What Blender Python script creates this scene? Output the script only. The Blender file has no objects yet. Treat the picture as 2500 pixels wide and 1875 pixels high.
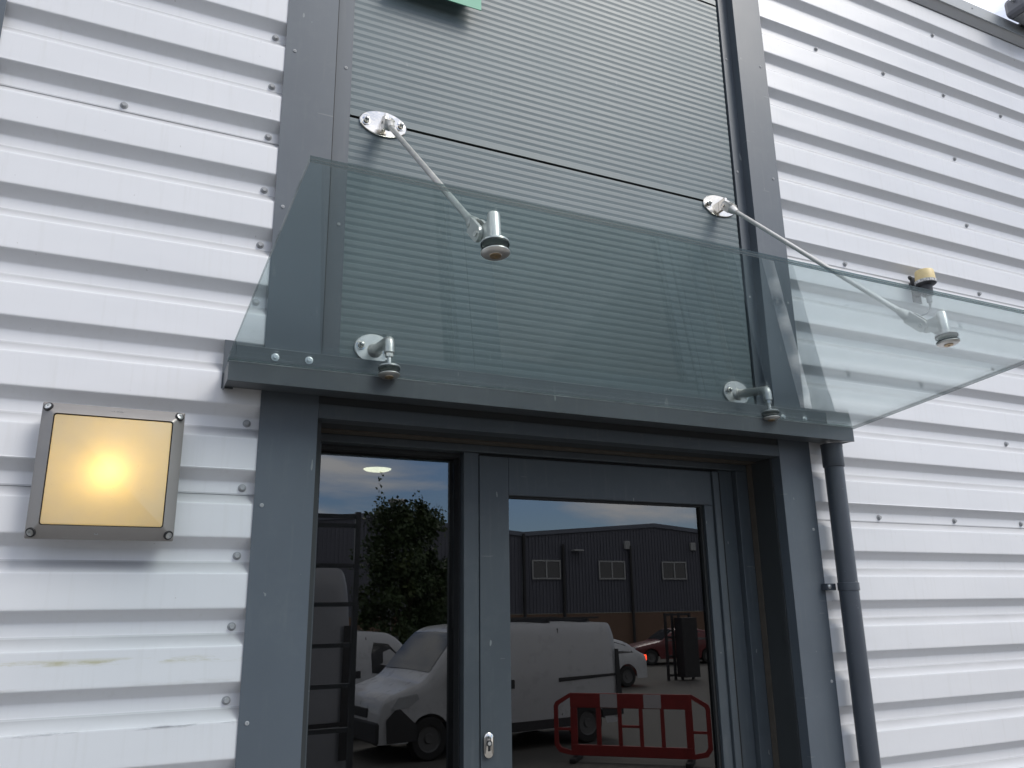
import bpy, bmesh, math, random
from mathutils import Vector, Matrix
random.seed(7)
scene = bpy.context.scene
COL = scene.collection
R = math.radians

# ------------------------------------------------------------------ nodes
def newmat(name):
    m = bpy.data.materials.new(name); m.use_nodes = True
    nt = m.node_tree; nt.nodes.clear()
    return m, nt
class N:
    def __init__(s, nt): s.nt = nt
    def n(s, t, **kw):
        x = s.nt.nodes.new(t)
        for k, v in kw.items():
            if k.startswith('i_'):
                key = k[2:]; key = int(key) if key.isdigit() else key.replace('_', ' ')
                x.inputs[key].default_value = v
            else: setattr(x, k, v)
        return x
    def l(s, a, ao, b, bi): s.nt.links.new(a.outputs[ao], b.inputs[bi])
    def math(s, op, a, b=None, c=None, clamp=False):
        x = s.nt.nodes.new('ShaderNodeMath'); x.operation = op; x.use_clamp = clamp
        for i, v in enumerate((a, b, c)):
            if v is None: continue
            if isinstance(v, (int, float)): x.inputs[i].default_value = v
            else: s.nt.links.new(v, x.inputs[i])
        return x.outputs[0]
    def ramp(s, src, pts):
        x = s.nt.nodes.new('ShaderNodeValToRGB'); e = x.color_ramp.elements
        while len(e) > 1: e.remove(e[-1])
        e[0].position = pts[0][0]; e[0].color = (*pts[0][1], 1)
        for p, c in pts[1:]:
            q = e.new(p); q.color = (*c, 1)
        s.nt.links.new(src, x.inputs[0]); return x.outputs[0]
    def noise(s, scale, detail=4, vec=None, rough=.55, stretch=None):
        tc = s.n('ShaderNodeTexCoord'); src = tc.outputs['Object']
        if stretch:
            mp = s.n('ShaderNodeMapping'); mp.inputs['Scale'].default_value = stretch
            s.nt.links.new(src, mp.inputs[0]); src = mp.outputs[0]
        x = s.n('ShaderNodeTexNoise'); x.inputs['Scale'].default_value = scale
        x.inputs['Detail'].default_value = detail; x.inputs['Roughness'].default_value = rough
        s.nt.links.new(src, x.inputs['Vector']); return x.outputs['Fac']
    def mix(s, fac, a, b):
        x = s.nt.nodes.new('ShaderNodeMix'); x.data_type = 'RGBA'
        for k, v in ((0, fac), (6, a), (7, b)):
            if isinstance(v, (int, float)): x.inputs[k].default_value = v
            elif isinstance(v, tuple): x.inputs[k].default_value = (*v[:3], 1)
            else: s.nt.links.new(v, x.inputs[k])
        return x.outputs[2]

def paint(name, col, rough=.4, spec=.5, metal=0., var=.06, vscale=6, bump=0., bscale=300, coat=0., specks=0., stretch=None):
    m, nt = newmat(name); k = N(nt)
    out = k.n('ShaderNodeOutputMaterial'); b = k.n('ShaderNodeBsdfPrincipled')
    nz = k.noise(vscale, 6, stretch=stretch)
    f = k.math('MULTIPLY_ADD', nz, 2.0, -.5, clamp=True)
    lo = tuple(c*(1-var) for c in col); hi = tuple(min(1, c*(1+var)) for c in col)
    c = k.mix(f, lo, hi)
    if specks:
        n2 = k.noise(90, 3); s2 = k.math('GREATER_THAN', n2, .76 - specks*.1)
        c = k.mix(k.math('MULTIPLY', s2, .5), c, (.5, .5, .47))
    nt.links.new(c, b.inputs['Base Color'])
    r2 = k.math('MULTIPLY_ADD', nz, .25, rough-.125)
    nt.links.new(r2, b.inputs['Roughness'])
    b.inputs['Metallic'].default_value = metal
    b.inputs['Specular IOR Level'].default_value = spec
    if coat: b.inputs['Coat Weight'].default_value = coat; b.inputs['Coat Roughness'].default_value = .08
    if bump:
        nb = k.noise(bscale, 3)
        bp = k.n('ShaderNodeBump'); bp.inputs['Strength'].default_value = bump; bp.inputs['Distance'].default_value = .002
        nt.links.new(nb, bp.inputs['Height']); nt.links.new(bp.outputs[0], b.inputs['Normal'])
    nt.links.new(b.outputs[0], out.inputs[0]); return m

def cladding_mat():
    m, nt = newmat('white_cladding'); k = N(nt)
    out = k.n('ShaderNodeOutputMaterial'); b = k.n('ShaderNodeBsdfPrincipled')
    tc = k.n('ShaderNodeTexCoord'); sp = k.n('ShaderNodeSeparateXYZ'); nt.links.new(tc.outputs['Object'], sp.inputs[0])
    X, Y, Z = sp.outputs
    base = k.mix(k.math('MULTIPLY_ADD', k.noise(1.6, 5), 1.6, -.3, clamp=True), (.69, .70, .72), (.765, .77, .785))
    # faint rain streaks running down
    st = k.noise(9, 4, stretch=(6, 6, .35)); st = k.math('MULTIPLY_ADD', st, 3.2, -1.75, clamp=True)
    base = k.mix(k.math('MULTIPLY', st, .20), base, (.50, .49, .44))
    # tiny dirt specks
    sk = k.noise(55, 2); sk = k.math('GREATER_THAN', sk, .775)
    base = k.mix(k.math('MULTIPLY', sk, .45), base, (.25, .23, .2))
    # yellowish smear along one crown near the ground, left side only
    def band(z0, w): return k.math('SUBTRACT', 1, k.math('DIVIDE', k.math('ABSOLUTE', k.math('SUBTRACT', Z, z0)), w), clamp=True)
    left = k.math('LESS_THAN', X, 0.)
    n1 = k.noise(7, 7, rough=.7, stretch=(.8, 1, 5.)); n1 = k.math('MULTIPLY_ADD', n1, 5, -2.3, clamp=True)
    s1 = k.math('MULTIPLY', k.math('MULTIPLY', band(1.4595, .012), n1), left)
    base = k.mix(k.math('MULTIPLY', s1, 1.3, clamp=True), base, (.52, .50, .36))
    n2 = k.noise(10, 7, rough=.75, stretch=(.7, 1, 6.)); n2 = k.math('MULTIPLY_ADD', n2, 6, -2.9, clamp=True)
    s2 = k.math('MULTIPLY', k.math('MULTIPLY', band(1.288, .006), n2), left)
    base = k.mix(k.math('MULTIPLY', s2, .9), base, (.22, .22, .24))
    s3 = k.math('MULTIPLY', k.math('MULTIPLY', band(1.399, .012), n1), left)
    base = k.mix(k.math('MULTIPLY', s3, .5), base, (.40, .39, .33))
    # shade painted on the ribs' upward ledges, deepest in the inner corner, broken by noise
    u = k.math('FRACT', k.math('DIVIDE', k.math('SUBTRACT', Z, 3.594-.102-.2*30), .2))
    ledge_shade = k.math('MULTIPLY', k.math('DIVIDE', u, .172), k.math('LESS_THAN', u, .172))
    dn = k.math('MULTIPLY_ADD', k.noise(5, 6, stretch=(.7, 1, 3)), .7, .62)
    base = k.mix(k.math('MULTIPLY', k.math('MULTIPLY_ADD', ledge_shade, .62, k.math('MULTIPLY', k.math('LESS_THAN', u, .15), .30)), dn, clamp=True), base, (.33, .335, .345))
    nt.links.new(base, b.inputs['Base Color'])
    b.inputs['Roughness'].default_value = .32
    b.inputs['Specular IOR Level'].default_value = .5
    bp = k.n('ShaderNodeBump'); bp.inputs['Strength'].default_value = .5; bp.inputs['Distance'].default_value = .005
    nt.links.new(k.noise(3.0, 2, stretch=(.6, 1, 2)), bp.inputs['Height']); nt.links.new(bp.outputs[0], b.inputs['Normal'])
    nt.links.new(b.outputs[0], out.inputs[0]); return m

def grey_trim_mat(name, col, rough=.42, scr=1.0):
    m, nt = newmat(name); k = N(nt)
    out = k.n('ShaderNodeOutputMaterial'); b = k.n('ShaderNodeBsdfPrincipled')
    nz = k.noise(2.3, 6); f = k.math('MULTIPLY_ADD', nz, 2, -.5, clamp=True)
    c = k.mix(f, tuple(x*.90 for x in col), tuple(x*1.10 for x in col))
    ch = k.math('MULTIPLY_ADD', k.noise(5.5, 8, rough=.72), 4.0, -2.1, clamp=True)
    c = k.mix(k.math('MULTIPLY', ch, .12*scr), c, (.24, .255, .25))
    ln = k.noise(26, 2, rough=.3, stretch=(.25, .25, 2.6)); ln = k.math('GREATER_THAN', ln, .765)
    c = k.mix(k.math('MULTIPLY', ln, .22*scr), c, (.30, .31, .30))
    st = k.noise(14, 4, stretch=(4, 4, .3)); st = k.math('MULTIPLY_ADD', st, 3, -1.7, clamp=True)
    c = k.mix(k.math('MULTIPLY', st, .18), c, (.22, .23, .22))
    s1 = k.math('GREATER_THAN', k.noise(38, 2, rough=.4, stretch=(1, 1, .35)), .775)
    c = k.mix(k.math('MULTIPLY', s1, .45*scr), c, (.34, .36, .35))
    nt.links.new(c, b.inputs['Base Color'])
    nt.links.new(k.math('MULTIPLY_ADD', nz, .2, rough-.1), b.inputs['Roughness'])
    bp = k.n('ShaderNodeBump'); bp.inputs['Strength'].default_value = .25; bp.inputs['Distance'].default_value = .004
    nt.links.new(k.noise(2.5, 2, stretch=(1, 1, .5)), bp.inputs['Height']); nt.links.new(bp.outputs[0], b.inputs['Normal'])
    nt.links.new(b.outputs[0], out.inputs[0]); return m

def schlick(k, f0, power=5):
    lw = k.n('ShaderNodeLayerWeight'); lw.inputs['Blend'].default_value = .5
    p = k.math('POWER', lw.outputs['Facing'], power)
    return k.math('MULTIPLY_ADD', p, 1-f0, f0)
def glass_mat(name, tint, f0=.045, haze=0., gl=(1, 1, 1), rough=0.0):
    m, nt = newmat(name); k = N(nt)
    out = k.n('ShaderNodeOutputMaterial')
    t = k.n('ShaderNodeBsdfTransparent'); t.inputs[0].default_value = (*tint, 1)
    g = k.n('ShaderNodeBsdfGlossy'); g.inputs[0].default_value = (*gl, 1); g.inputs['Roughness'].default_value = rough
    mx = k.n('ShaderNodeMixShader'); nt.links.new(schlick(k, f0), mx.inputs[0])
    base = t
    if haze:
        d = k.n('ShaderNodeBsdfDiffuse'); d.inputs[0].default_value = (.62, .66, .64, 1)
        m2 = k.n('ShaderNodeMixShader')
        nz = k.noise(4, 7, rough=.7); nf = k.math('MULTIPLY_ADD', nz, 2.2, -.75, clamp=True)
        sk = k.math('GREATER_THAN', k.noise(60, 2), .76)
        nt.links.new(k.math('MAXIMUM', k.math('MULTIPLY', nf, haze), k.math('MULTIPLY', sk, .22)), m2.inputs[0])
        nt.links.new(t.outputs[0], m2.inputs[1]); nt.links.new(d.outputs[0], m2.inputs[2]); base = m2
    nt.links.new(base.outputs[0], mx.inputs[1]); nt.links.new(g.outputs[0], mx.inputs[2])
    nt.links.new(mx.outputs[0], out.inputs[0]); return m
def emit_mat(name, col, s):
    m, nt = newmat(name); k = N(nt); out = k.n('ShaderNodeOutputMaterial')
    e = k.n('ShaderNodeEmission'); e.inputs[0].default_value = (*col, 1); e.inputs[1].default_value = s
    nt.links.new(e.outputs[0], out.inputs[0]); return m

M = {}
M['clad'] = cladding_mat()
M['trim'] = grey_trim_mat('dark_grey_trim', (.092, .110, .130), .42)
M['trim2'] = grey_trim_mat('slate_frame_paint', (.060, .072, .083), .45)
M['panel'] = grey_trim_mat('slate_composite_panel', (.142, .180, .190), .38, .5)
M['soffit'] = paint('dark_soffit_sheet', (.036, .040, .042), .6)
M['edge_glint'] = paint('painted_edge_glint', (.34, .37, .38), .4, var=.5, vscale=14)  # pale tone standing in for skylight caught on the gutter edges
M['gap'] = paint('black_gasket', (.012, .013, .014), .7)
M['seal'] = paint('brown_sealant', (.085, .072, .058), .7, var=.2, vscale=20)
M['gutter'] = grey_trim_mat('slate_gutter_paint', (.076, .088, .099), .38, 1.0)
M['steel'] = paint('satin_stainless', (.70, .69, .66), .36, metal=.85, var=.08, vscale=18, bump=.15, bscale=120)
M['steel_br'] = paint('polished_stainless', (.74, .71, .66), .14, metal=1, var=.08, vscale=12, bump=.1, bscale=60)
M['zinc'] = paint('zinc_bolt', (.6, .62, .62), .35, metal=1)
M['boltgrey'] = paint('painted_screw_head', (.34, .35, .36), .45)
M['rubber'] = paint('black_rubber', (.015, .016, .017), .6)
M['alum'] = paint('cast_aluminium', (.29, .275, .26), .34, metal=.35, var=.08, vscale=9, bump=.12, bscale=250)
M['alum_in'] = paint('white_reflector', (.8, .74, .62), .5)
M['pvc'] = paint('dark_plastic_pipe', (.062, .072, .088), .36, var=.1, vscale=5, specks=.3)
M['green'] = paint('pale_green_board', (.17, .45, .31), .5, var=.03)
M['cream'] = paint('yellowed_cap', (.72, .58, .30), .45, var=.1, vscale=30)
M['floodgrey'] = paint('dark_grey_housing', (.12, .125, .145), .45)
M['dkplastic'] = paint('black_plastic', (.035, .037, .043), .5)
M['label'] = paint('worn_white_ring', (.5, .5, .5), .5, var=.75, vscale=110)
M['eave'] = paint('eave_trim_grey', (.36, .385, .40), .45, var=.05)
M['eave_soffit'] = paint('eave_soffit_grey', (.50, .505, .51), .6)
M['black'] = paint('matt_black', (.02, .02, .022), .6)
M['glass_ply'] = glass_mat('green_tinted_glass', (.912, .942, .942), .030, haze=.008)
M['glass_door'] = glass_mat('dark_door_glass', (.30, .32, .33), .150)
def edge_mat():
    m, nt = newmat('glass_edge'); k = N(nt); out = k.n('ShaderNodeOutputMaterial')
    t = k.n('ShaderNodeBsdfTransparent'); t.inputs[0].default_value = (.45, .55, .54, 1)
    b = k.n('ShaderNodeBsdfPrincipled'); b.inputs['Base Color'].default_value = (.07, .095, .10, 1); b.inputs['Roughness'].default_value = .18
    mx = k.n('ShaderNodeMixShader'); mx.inputs[0].default_value = .5
    nt.links.new(t.outputs[0], mx.inputs[1]); nt.links.new(b.outputs[0], mx.inputs[2]); nt.links.new(mx.outputs[0], out.inputs[0]); return m
M['glass_edge'] = edge_mat()
M['interlayer'] = paint('glass_interlayer', (.02, .035, .037), .4)
def lens_mat():
    m, nt = newmat('frosted_lamp_lens'); k = N(nt); out = k.n('ShaderNodeOutputMaterial')
    t = k.n('ShaderNodeBsdfTranslucent'); t.inputs[0].default_value = (.93, .88, .52, 1)
    d = k.n('ShaderNodeBsdfPrincipled'); d.inputs['Base Color'].default_value = (.66, .62, .50, 1); d.inputs['Roughness'].default_value = .3
    mx = k.n('ShaderNodeMixShader')
    nt.links.new(k.math('MULTIPLY_ADD', k.noise(16, 7, rough=.65), .34, .33), mx.inputs[0])
    dd = k.math('GREATER_THAN', k.noise(140, 2), .735); nt.links.new(k.mix(k.math('MULTIPLY', dd, .35), (.66, .62, .50), (.35, .30, .2)), d.inputs['Base Color'])
    nt.links.new(t.outputs[0], mx.inputs[1]); nt.links.new(d.outputs[0], mx.inputs[2]); nt.links.new(mx.outputs[0], out.inputs[0]); return m
M['lens'] = lens_mat()
M['lamp_on'] = emit_mat('lit_lamp_disc', (1, .93, .62), 9)
M['tail'] = emit_mat('lit_tail_light', (1, .08, .03), 8)
M['inwall'] = paint('interior_paint', (.05, .052, .055), .7)
M['rack'] = paint('rack_steel', (.05, .055, .06), .4)
M['rackbox'] = paint('stored_box', (.10, .09, .075), .7, var=.3)
M['asphalt'] = paint('asphalt', (.080, .075, .066), .85, var=.25, vscale=1.2, bump=.4, bscale=60)
M['van'] = paint('white_van_paint', (.46, .465, .475), .3, var=.03, coat=.6)
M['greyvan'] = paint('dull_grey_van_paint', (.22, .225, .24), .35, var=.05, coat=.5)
M['vanglass'] = paint('vehicle_glass', (.02, .022, .025), .06, spec=.9)
M['vanglass2'] = paint('windscreen_glass', (.075, .08, .085), .08, spec=.9)
M['tyre'] = paint('tyre_rubber', (.018, .018, .018), .8)
M['hub'] = paint('wheel_hub', (.09, .09, .09), .45)
M['vtrim'] = paint('black_bumper_plastic', (.025, .025, .027), .6)
M['redcar'] = paint('red_car_paint', (.11, .010, .012), .35, coat=.3)
M['silver'] = paint('silver_car_paint', (.5, .51, .52), .3, coat=.5)
M['barrier'] = paint('red_barrier_plastic', (.22, .02, .018), .55, var=.15)
M['reflective'] = paint('reflective_strip', (.45, .42, .42), .5)
M['bclad'] = paint('opposite_cladding', (.10, .105, .13), .6, var=.06)
M['broof'] = paint('opposite_roof', (.13, .145, .18), .6)
M['brick'] = paint('brick_plinth', (.16, .10, .07), .85, var=.25, vscale=30)
M['pvcwhite'] = paint('white_window_frame', (.34, .35, .35), .5)
M['bark'] = paint('bark', (.06, .048, .036), .9, var=.3, vscale=10)
def leaf_mat():
    m, nt = newmat('tree_leaves'); k = N(nt); out = k.n('ShaderNodeOutputMaterial'); b = k.n('ShaderNodeBsdfPrincipled')
    c = k.ramp(k.noise(1.2, 4), [(.3, (.018, .035, .010)), (.55, (.035, .06, .016)), (.75, (.07, .085, .022))])
    nt.links.new(c, b.inputs['Base Color']); b.inputs['Roughness'].default_value = .6
    nt.links.new(b.outputs[0], out.inputs[0]); return m
M['leaf'] = leaf_mat()
M['headlight'] = paint('headlight_lens', (.35, .36, .37), .1, spec=.9)
M['concrete'] = paint('concrete_paving', (.25, .245, .235), .85, var=.15, vscale=3)

# ------------------------------------------------------------------ mesh builder
class MB:
    def __init__(s): s.v = []; s.f = []; s.mi = []; s.sm = []; s.cur = 0
    def add(s, vs, fs, smooth=False, mi=None):
        o = len(s.v); s.v += [tuple(v) for v in vs]
        for f in fs:
            s.f.append([i+o for i in f]); s.mi.append(s.cur if mi is None else mi); s.sm.append(smooth)
        return s
    def box(s, x0, x1, y0, y1, z0, z1, bev=0, mi=None):
        if bev:
            bm = bmesh.new(); bmesh.ops.create_cube(bm, size=1)
            for v in bm.verts: v.co = Vector(((x0+x1)/2+v.co.x*(x1-x0), (y0+y1)/2+v.co.y*(y1-y0), (z0+z1)/2+v.co.z*(z1-z0)))
            bmesh.ops.bevel(bm, geom=bm.edges[:], offset=bev, segments=2, affect='EDGES', profile=.5)
            bm.verts.index_update(); s.add([v.co for v in bm.verts], [[v.index for v in f.verts] for f in bm.faces], False, mi); bm.free(); return s
        v = [(x0,y0,z0),(x1,y0,z0),(x1,y1,z0),(x0,y1,z0),(x0,y0,z1),(x1,y0,z1),(x1,y1,z1),(x0,y1,z1)]
        return s.add(v, [[0,3,2,1],[4,5,6,7],[0,1,5,4],[1,2,6,5],[2,3,7,6],[3,0,4,7]], False, mi)
    def extrude(s, prof, axis, a, b, closed=True, smooth=False, mi=None, caps=True):
        # prof: 2D points; axis 'x': (y,z) 'y': (x,z) 'z': (x,y)
        def P(p, t):
            return {'x': (t, p[0], p[1]), 'y': (p[0], t, p[1]), 'z': (p[0], p[1], t)}[axis]
        n = len(prof); vs = [P(p, a) for p in prof] + [P(p, b) for p in prof]
        m = n if closed else n-1
        s.add(vs, [[i, (i+1) % n, n+(i+1) % n, n+i] for i in range(m)], smooth, mi)
        if closed and caps:
            s.add([P(p, a) for p in prof], [list(range(n))[::-1]], False, mi); s.add([P(p, b) for p in prof], [list(range(n))], False, mi)
        return s
    def tube(s, pts, r, seg=16, caps=True, smooth=True, mi=None):
        pts = [Vector(p) for p in pts]; rs = r if isinstance(r, (list, tuple)) else [r]*len(pts)
        t0 = (pts[1]-pts[0]).normalized(); up = Vector((0, 0, 1)) if abs(t0.z) < .9 else Vector((1, 0, 0))
        u = t0.cross(up).normalized(); rings = []; o = []
        for i, p in enumerate(pts):
            if i == 0: t = pts[1]-pts[0]
            elif i == len(pts)-1: t = pts[-1]-pts[-2]
            else: t = (pts[i+1]-pts[i]).normalized()+(pts[i]-pts[i-1]).normalized()
            if t.length < 1e-9: t = t0
            t = t.normalized(); u = (u-t*u.dot(t)).normalized(); w = t.cross(u)
            o += [p+(u*math.cos(2*math.pi*k/seg)+w*math.sin(2*math.pi*k/seg))*rs[i] for k in range(seg)]
        fs = [[i*seg+k, i*seg+(k+1) % seg, (i+1)*seg+(k+1) % seg, (i+1)*seg+k] for i in range(len(pts)-1) for k in range(seg)]
        s.add(o, fs, smooth, mi)
        if caps:
            s.add(o[:seg], [list(range(seg))[::-1]], False, mi); s.add(o[-seg:], [list(range(seg))], False, mi)
        return s
    def lathe(s, prof, center, axis=(0, 0, 1), seg=32, smooth=True, mi=None, sx=1., sy=1.):
        ax = Vector(axis).normalized(); up = Vector((0, 0, 1)) if abs(ax.z) < .9 else Vector((1, 0, 0))
        u = up.cross(ax).normalized(); w = ax.cross(u); c = Vector(center)
        # split sharp corners: duplicate rings
        for i in range(len(prof)-1):
            (r0, h0), (r1, h1) = prof[i], prof[i+1]
            vs = []
            for r_, h_ in ((r0, h0), (r1, h1)):
                vs += [c+ax*h_+(u*math.cos(2*math.pi*k/seg)*sx+w*math.sin(2*math.pi*k/seg)*sy)*r_ for k in range(seg)]
            fs = [[k, (k+1) % seg, seg+(k+1) % seg, seg+k] for k in range(seg)]
            s.add(vs, fs, smooth, mi)
        return s
    def build(s, name, mats, parent=None, weld=True, loc=None):
        me = bpy.data.meshes.new(name)
        me.from_pydata(s.v, [], s.f)
        if not isinstance(mats, (list, tuple)): mats = [mats]
        for m in mats: me.materials.append(M[m] if isinstance(m, str) else m)
        for i, p in enumerate(me.polygons): p.material_index = s.mi[i]; p.use_smooth = s.sm[i]
        bm = bmesh.new(); bm.from_mesh(me)
        if weld: bmesh.ops.remove_doubles(bm, verts=bm.verts[:], dist=1e-6)
        bmesh.ops.recalc_face_normals(bm, faces=bm.faces[:])
        bm.to_mesh(me); bm.free()
        me.update()
        if any(s.sm):
            try: me.set_sharp_from_angle(angle=R(34))
            except Exception: pass
        o = bpy.data.objects.new(name, me); COL.objects.link(o)
        if parent: o.parent = parent
        if loc: o.location = loc
        return o

def tag(o, label=None, cat=None, group=None, kind=None):
    if label: o['label'] = label
    if cat: o['category'] = cat
    if group: o['group'] = group
    if kind: o['kind'] = kind
    return o
def empty(name, label, cat, loc=(0, 0, 0), rz=0, group=None):
    o = bpy.data.objects.new(name, None); COL.objects.link(o); o.location = loc; o.rotation_euler = (0, 0, rz)
    o.empty_display_size = .1
    return tag(o, label, cat, group)
def cpy(o, parent, loc):
    c = o.copy(); COL.objects.link(c); c.parent = parent; c.location = loc; return c
def copy_tree(o, parent=None):
    c = o.copy(); COL.objects.link(c); c.parent = parent
    for ch in list(o.children): copy_tree(ch, c)
    return c

# ------------------------------------------------------------------ THE BUILDING
bld = empty('industrial_unit', 'white ribbed metal clad industrial unit with a slate grey entrance bay', 'building', (0, 0, 0))
Z0 = 3.594            # underside edge of crown number 0
PITCH = .2
CR = -.032            # crown plane (valley at y = 0)
GROUND = -.72
XL, XR = -.876, 0.0495
def rib_profile(zt, zb, lap_bottom=True):
    """rounded trapezoid profile from zt down to zb (both in valleys)"""
    pts = []
    corners = []
    nmin = int(math.floor((Z0-zt)/PITCH))-1; nmax = int(math.ceil((Z0-zb)/PITCH))+1
    raw = []
    for n in range(nmin, nmax):
        z = Z0-PITCH*n
        # going downward : crown bottom edge, valley top, valley bottom, next crown top edge
        raw += [(CR, z), (0, z-.033), (0, z-.069), (CR, z-.102)]
    raw = [p for p in raw if zb < p[1] < zt]
    full = [(0, zt)] + raw + [(0, zb)]
    out = [full[0]]; rad = .0045
    for i in range(1, len(full)-1):
        a, b, c = Vector(full[i-1]), Vector(full[i]), Vector(full[i+1])
        d1 = (a-b).normalized(); d2 = (c-b).normalized()
        l1 = (a-b).length; l2 = (c-b).length
        t = min(rad*.8, l1*.3, l2*.3)
        p1 = b+d1*t; p2 = b+d2*t
        out.append(tuple(b+d1*min(t*2.2, l1*.45)))
        for k in range(5):
            s = k/4; q = p1*(1-s)**2 + b*2*s*(1-s) + p2*s**2
            out.append(tuple(q))
        out.append(tuple(b+d2*min(t*2.2, l2*.45)))
    out.append(full[-1]); return out
LAPS = [4.322+1.2, 4.322, 3.122, 1.922, .722, -.478]
def cladding(x0, x1, ztop):
    for i in range(len(LAPS)-1):
        zt, zb = LAPS[i], LAPS[i+1]
        if i == 0: zt = ztop
        p = rib_profile(zt, zb)
        if i == 0: p = [q for q in p if q[1] <= 4.905]; p = [(p[0][0], 4.905)]+p
        # lap : the lower lip stands 2.5 mm proud of the sheet below
        q = [(y-(.0028 if z < zb+.075 else 0), z) for y, z in p]
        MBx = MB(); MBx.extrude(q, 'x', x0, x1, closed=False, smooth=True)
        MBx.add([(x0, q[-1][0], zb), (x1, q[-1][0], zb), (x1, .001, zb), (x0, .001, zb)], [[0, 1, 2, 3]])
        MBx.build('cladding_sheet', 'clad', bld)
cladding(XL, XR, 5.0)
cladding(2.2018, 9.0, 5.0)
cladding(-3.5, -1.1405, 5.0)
# backing wall
MB().box(-3.5, .2, .012, .03, -.6, 4.9).box(2.07, 9, .012, .03, -.6, 4.9).build('liner_wall', 'soffit', bld)

# pilaster trims : folded sheets
TY = -.0362
def trim(name, x0, x1, z0, z1, y0=TY, y1=.03, mat='trim'):
    return MB().box(x0, x1, y0, y1, z0, z1, bev=.0015).build(name, mat, bld)
def folded(x0, x1, inner, z1):
    b = MB().box(x0, x1, TY, TY+.0016, -.6, z1, bev=.0005)
    b.box(inner[0], inner[1], TY+.0018, .03, -.6, z1)
    b.box(*(inner[2]), TY+.0018, .010, -.6, z1)
    b.build('corner_trim', 'trim', bld)
folded(0, .178, (.1760, .1778, (.050, .0516)), 6.0)
folded(2.0787, 2.249, (2.0789, 2.0807, (2.200, 2.2016)), 6.0)
folded(-1.15, -.828, (-1.14, -1.138, (-.878, -.8764)), 4.905)
# inner strips beside the composite panels
MB().box(.1830, .2465, .006, .0105, 2.3, 6.0, bev=.0008).build('edge_strip', 'trim', bld)
MB().box(.1780, .1808, -.0345, .03, 2.3, 6.0).build('gap_shadow_strip', 'gap', bld)  # black strip standing in for the shadow line in the gap beside the trim
MB().box(2.026, 2.0783, .006, .03, 2.3, 6.0).build('edge_strip', 'trim', bld)
# micro ribbed composite panels
def micro(z0, z1):
    p = []; z = z1; step = .0285
    while z - step > z0:
        p += [(.012, z), (.0120, z-.0140), (.0124, z-.0155), (.0138, z-.0262), (.0137, z-.0270)]
        z -= step
    p += [(.012, z), (.012, z0)]
    return p
joints = [6.1, 5.495, 4.404, 3.3125, 2.221]
for i in range(4):
    zt, zb = joints[i]-.005, joints[i+1]+.006
    m_ = MB(); m_.extrude(micro(zb, zt), 'x', .236, 2.0165, closed=False)
    p = micro(zb, zt)
    m_.add([(.236, .012, zb), (2.0165, .012, zb), (2.0165, .05, zb), (.236, .05, zb)], [[0, 1, 2, 3]])
    m_.add([(2.0165, .012, zb), (2.0165, .012, zt), (2.0165, .05, zt), (2.0165, .05, zb)], [[0, 1, 2, 3]])
    m_.build('composite_panel', 'panel', bld)
MB().box(.2, 2.06, .034, .05, 2.25, 6.1).build('panel_backing', 'gap', bld)
# rivets and screws
def screw_mesh(r, h, mat, name, washer=True, seg=6):
    b = MB()
    if washer: b.lathe([(r*1.55, 0), (r*1.55, -.0), (r*1.5, .0022), (r*.9, .0028)], (0, 0, 0), (0, -1, 0), 20)
    b.lathe([(r*1.15, .0028), (r*1.15, .0045), (r*.98, .0048), (r*.98, h), (r*.8, h+.0012), (0, h+.0012)], (0, 0, 0), (0, -1, 0), seg if seg > 6 else 18, smooth=True)
    return b.build(name, mat, bld)
sc0 = screw_mesh(.0078, .010, 'boltgrey', 'screw')
spots = [(-.032, Z0-.051-.2*n) for n in range(-3, 21) if n != 6] + [(-.478, 3.143), (-.478, 1.943)]
spots += [(x, z) for x in (2.644, 3.13, 3.607, 4.10) for z in (4.347, 3.144, 1.943)]
spots += [(3.609, z) for z in (4.75, 3.945, 3.54, 2.73, 2.34, 1.54, 1.14)]
spots += [(3.13, 4.347+1e-4)]
sc0.location = (spots[0][0], 0, spots[0][1])
for x, z in spots[1:-1]:
    # screws on a lap sit on the proud lip
    lap = any(0 < z-l < .05 for l in LAPS)
    c = cpy(sc0, bld, (x, -.003 if lap else 0, z)); c.rotation_euler = (0, random.uniform(0, 1), 0)
rv0 = MB().lathe([(.0062, 0), (.006, .0016), (.004, .0026), (.0022, .0024), (.0022, .001), (0, .001)], (0, 0, 0), (0, -1, 0), 16).build('rivet', 'boltgrey', bld)
rsp = [(.032, TY, 4.09), (.032, TY, 3.485), (.0265, TY, 2.878), (.024, TY, 1.89), (.024, TY, 1.283), (.225, .006, 4.1), (.224, .006, 3.503), (.224, .006, 2.873),
       (2.2151, TY, 4.087), (2.216, TY, 3.483), (2.2203, TY, 2.870), (2.2203, TY, 1.877), (2.2262, TY, 1.289), (2.0436, .006, 4.105), (2.0442, .006, 3.502), (2.0432, .006, 2.886)]
rv0.location = rsp[0]
for p in rsp[1:]: cpy(rv0, bld, p)

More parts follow.
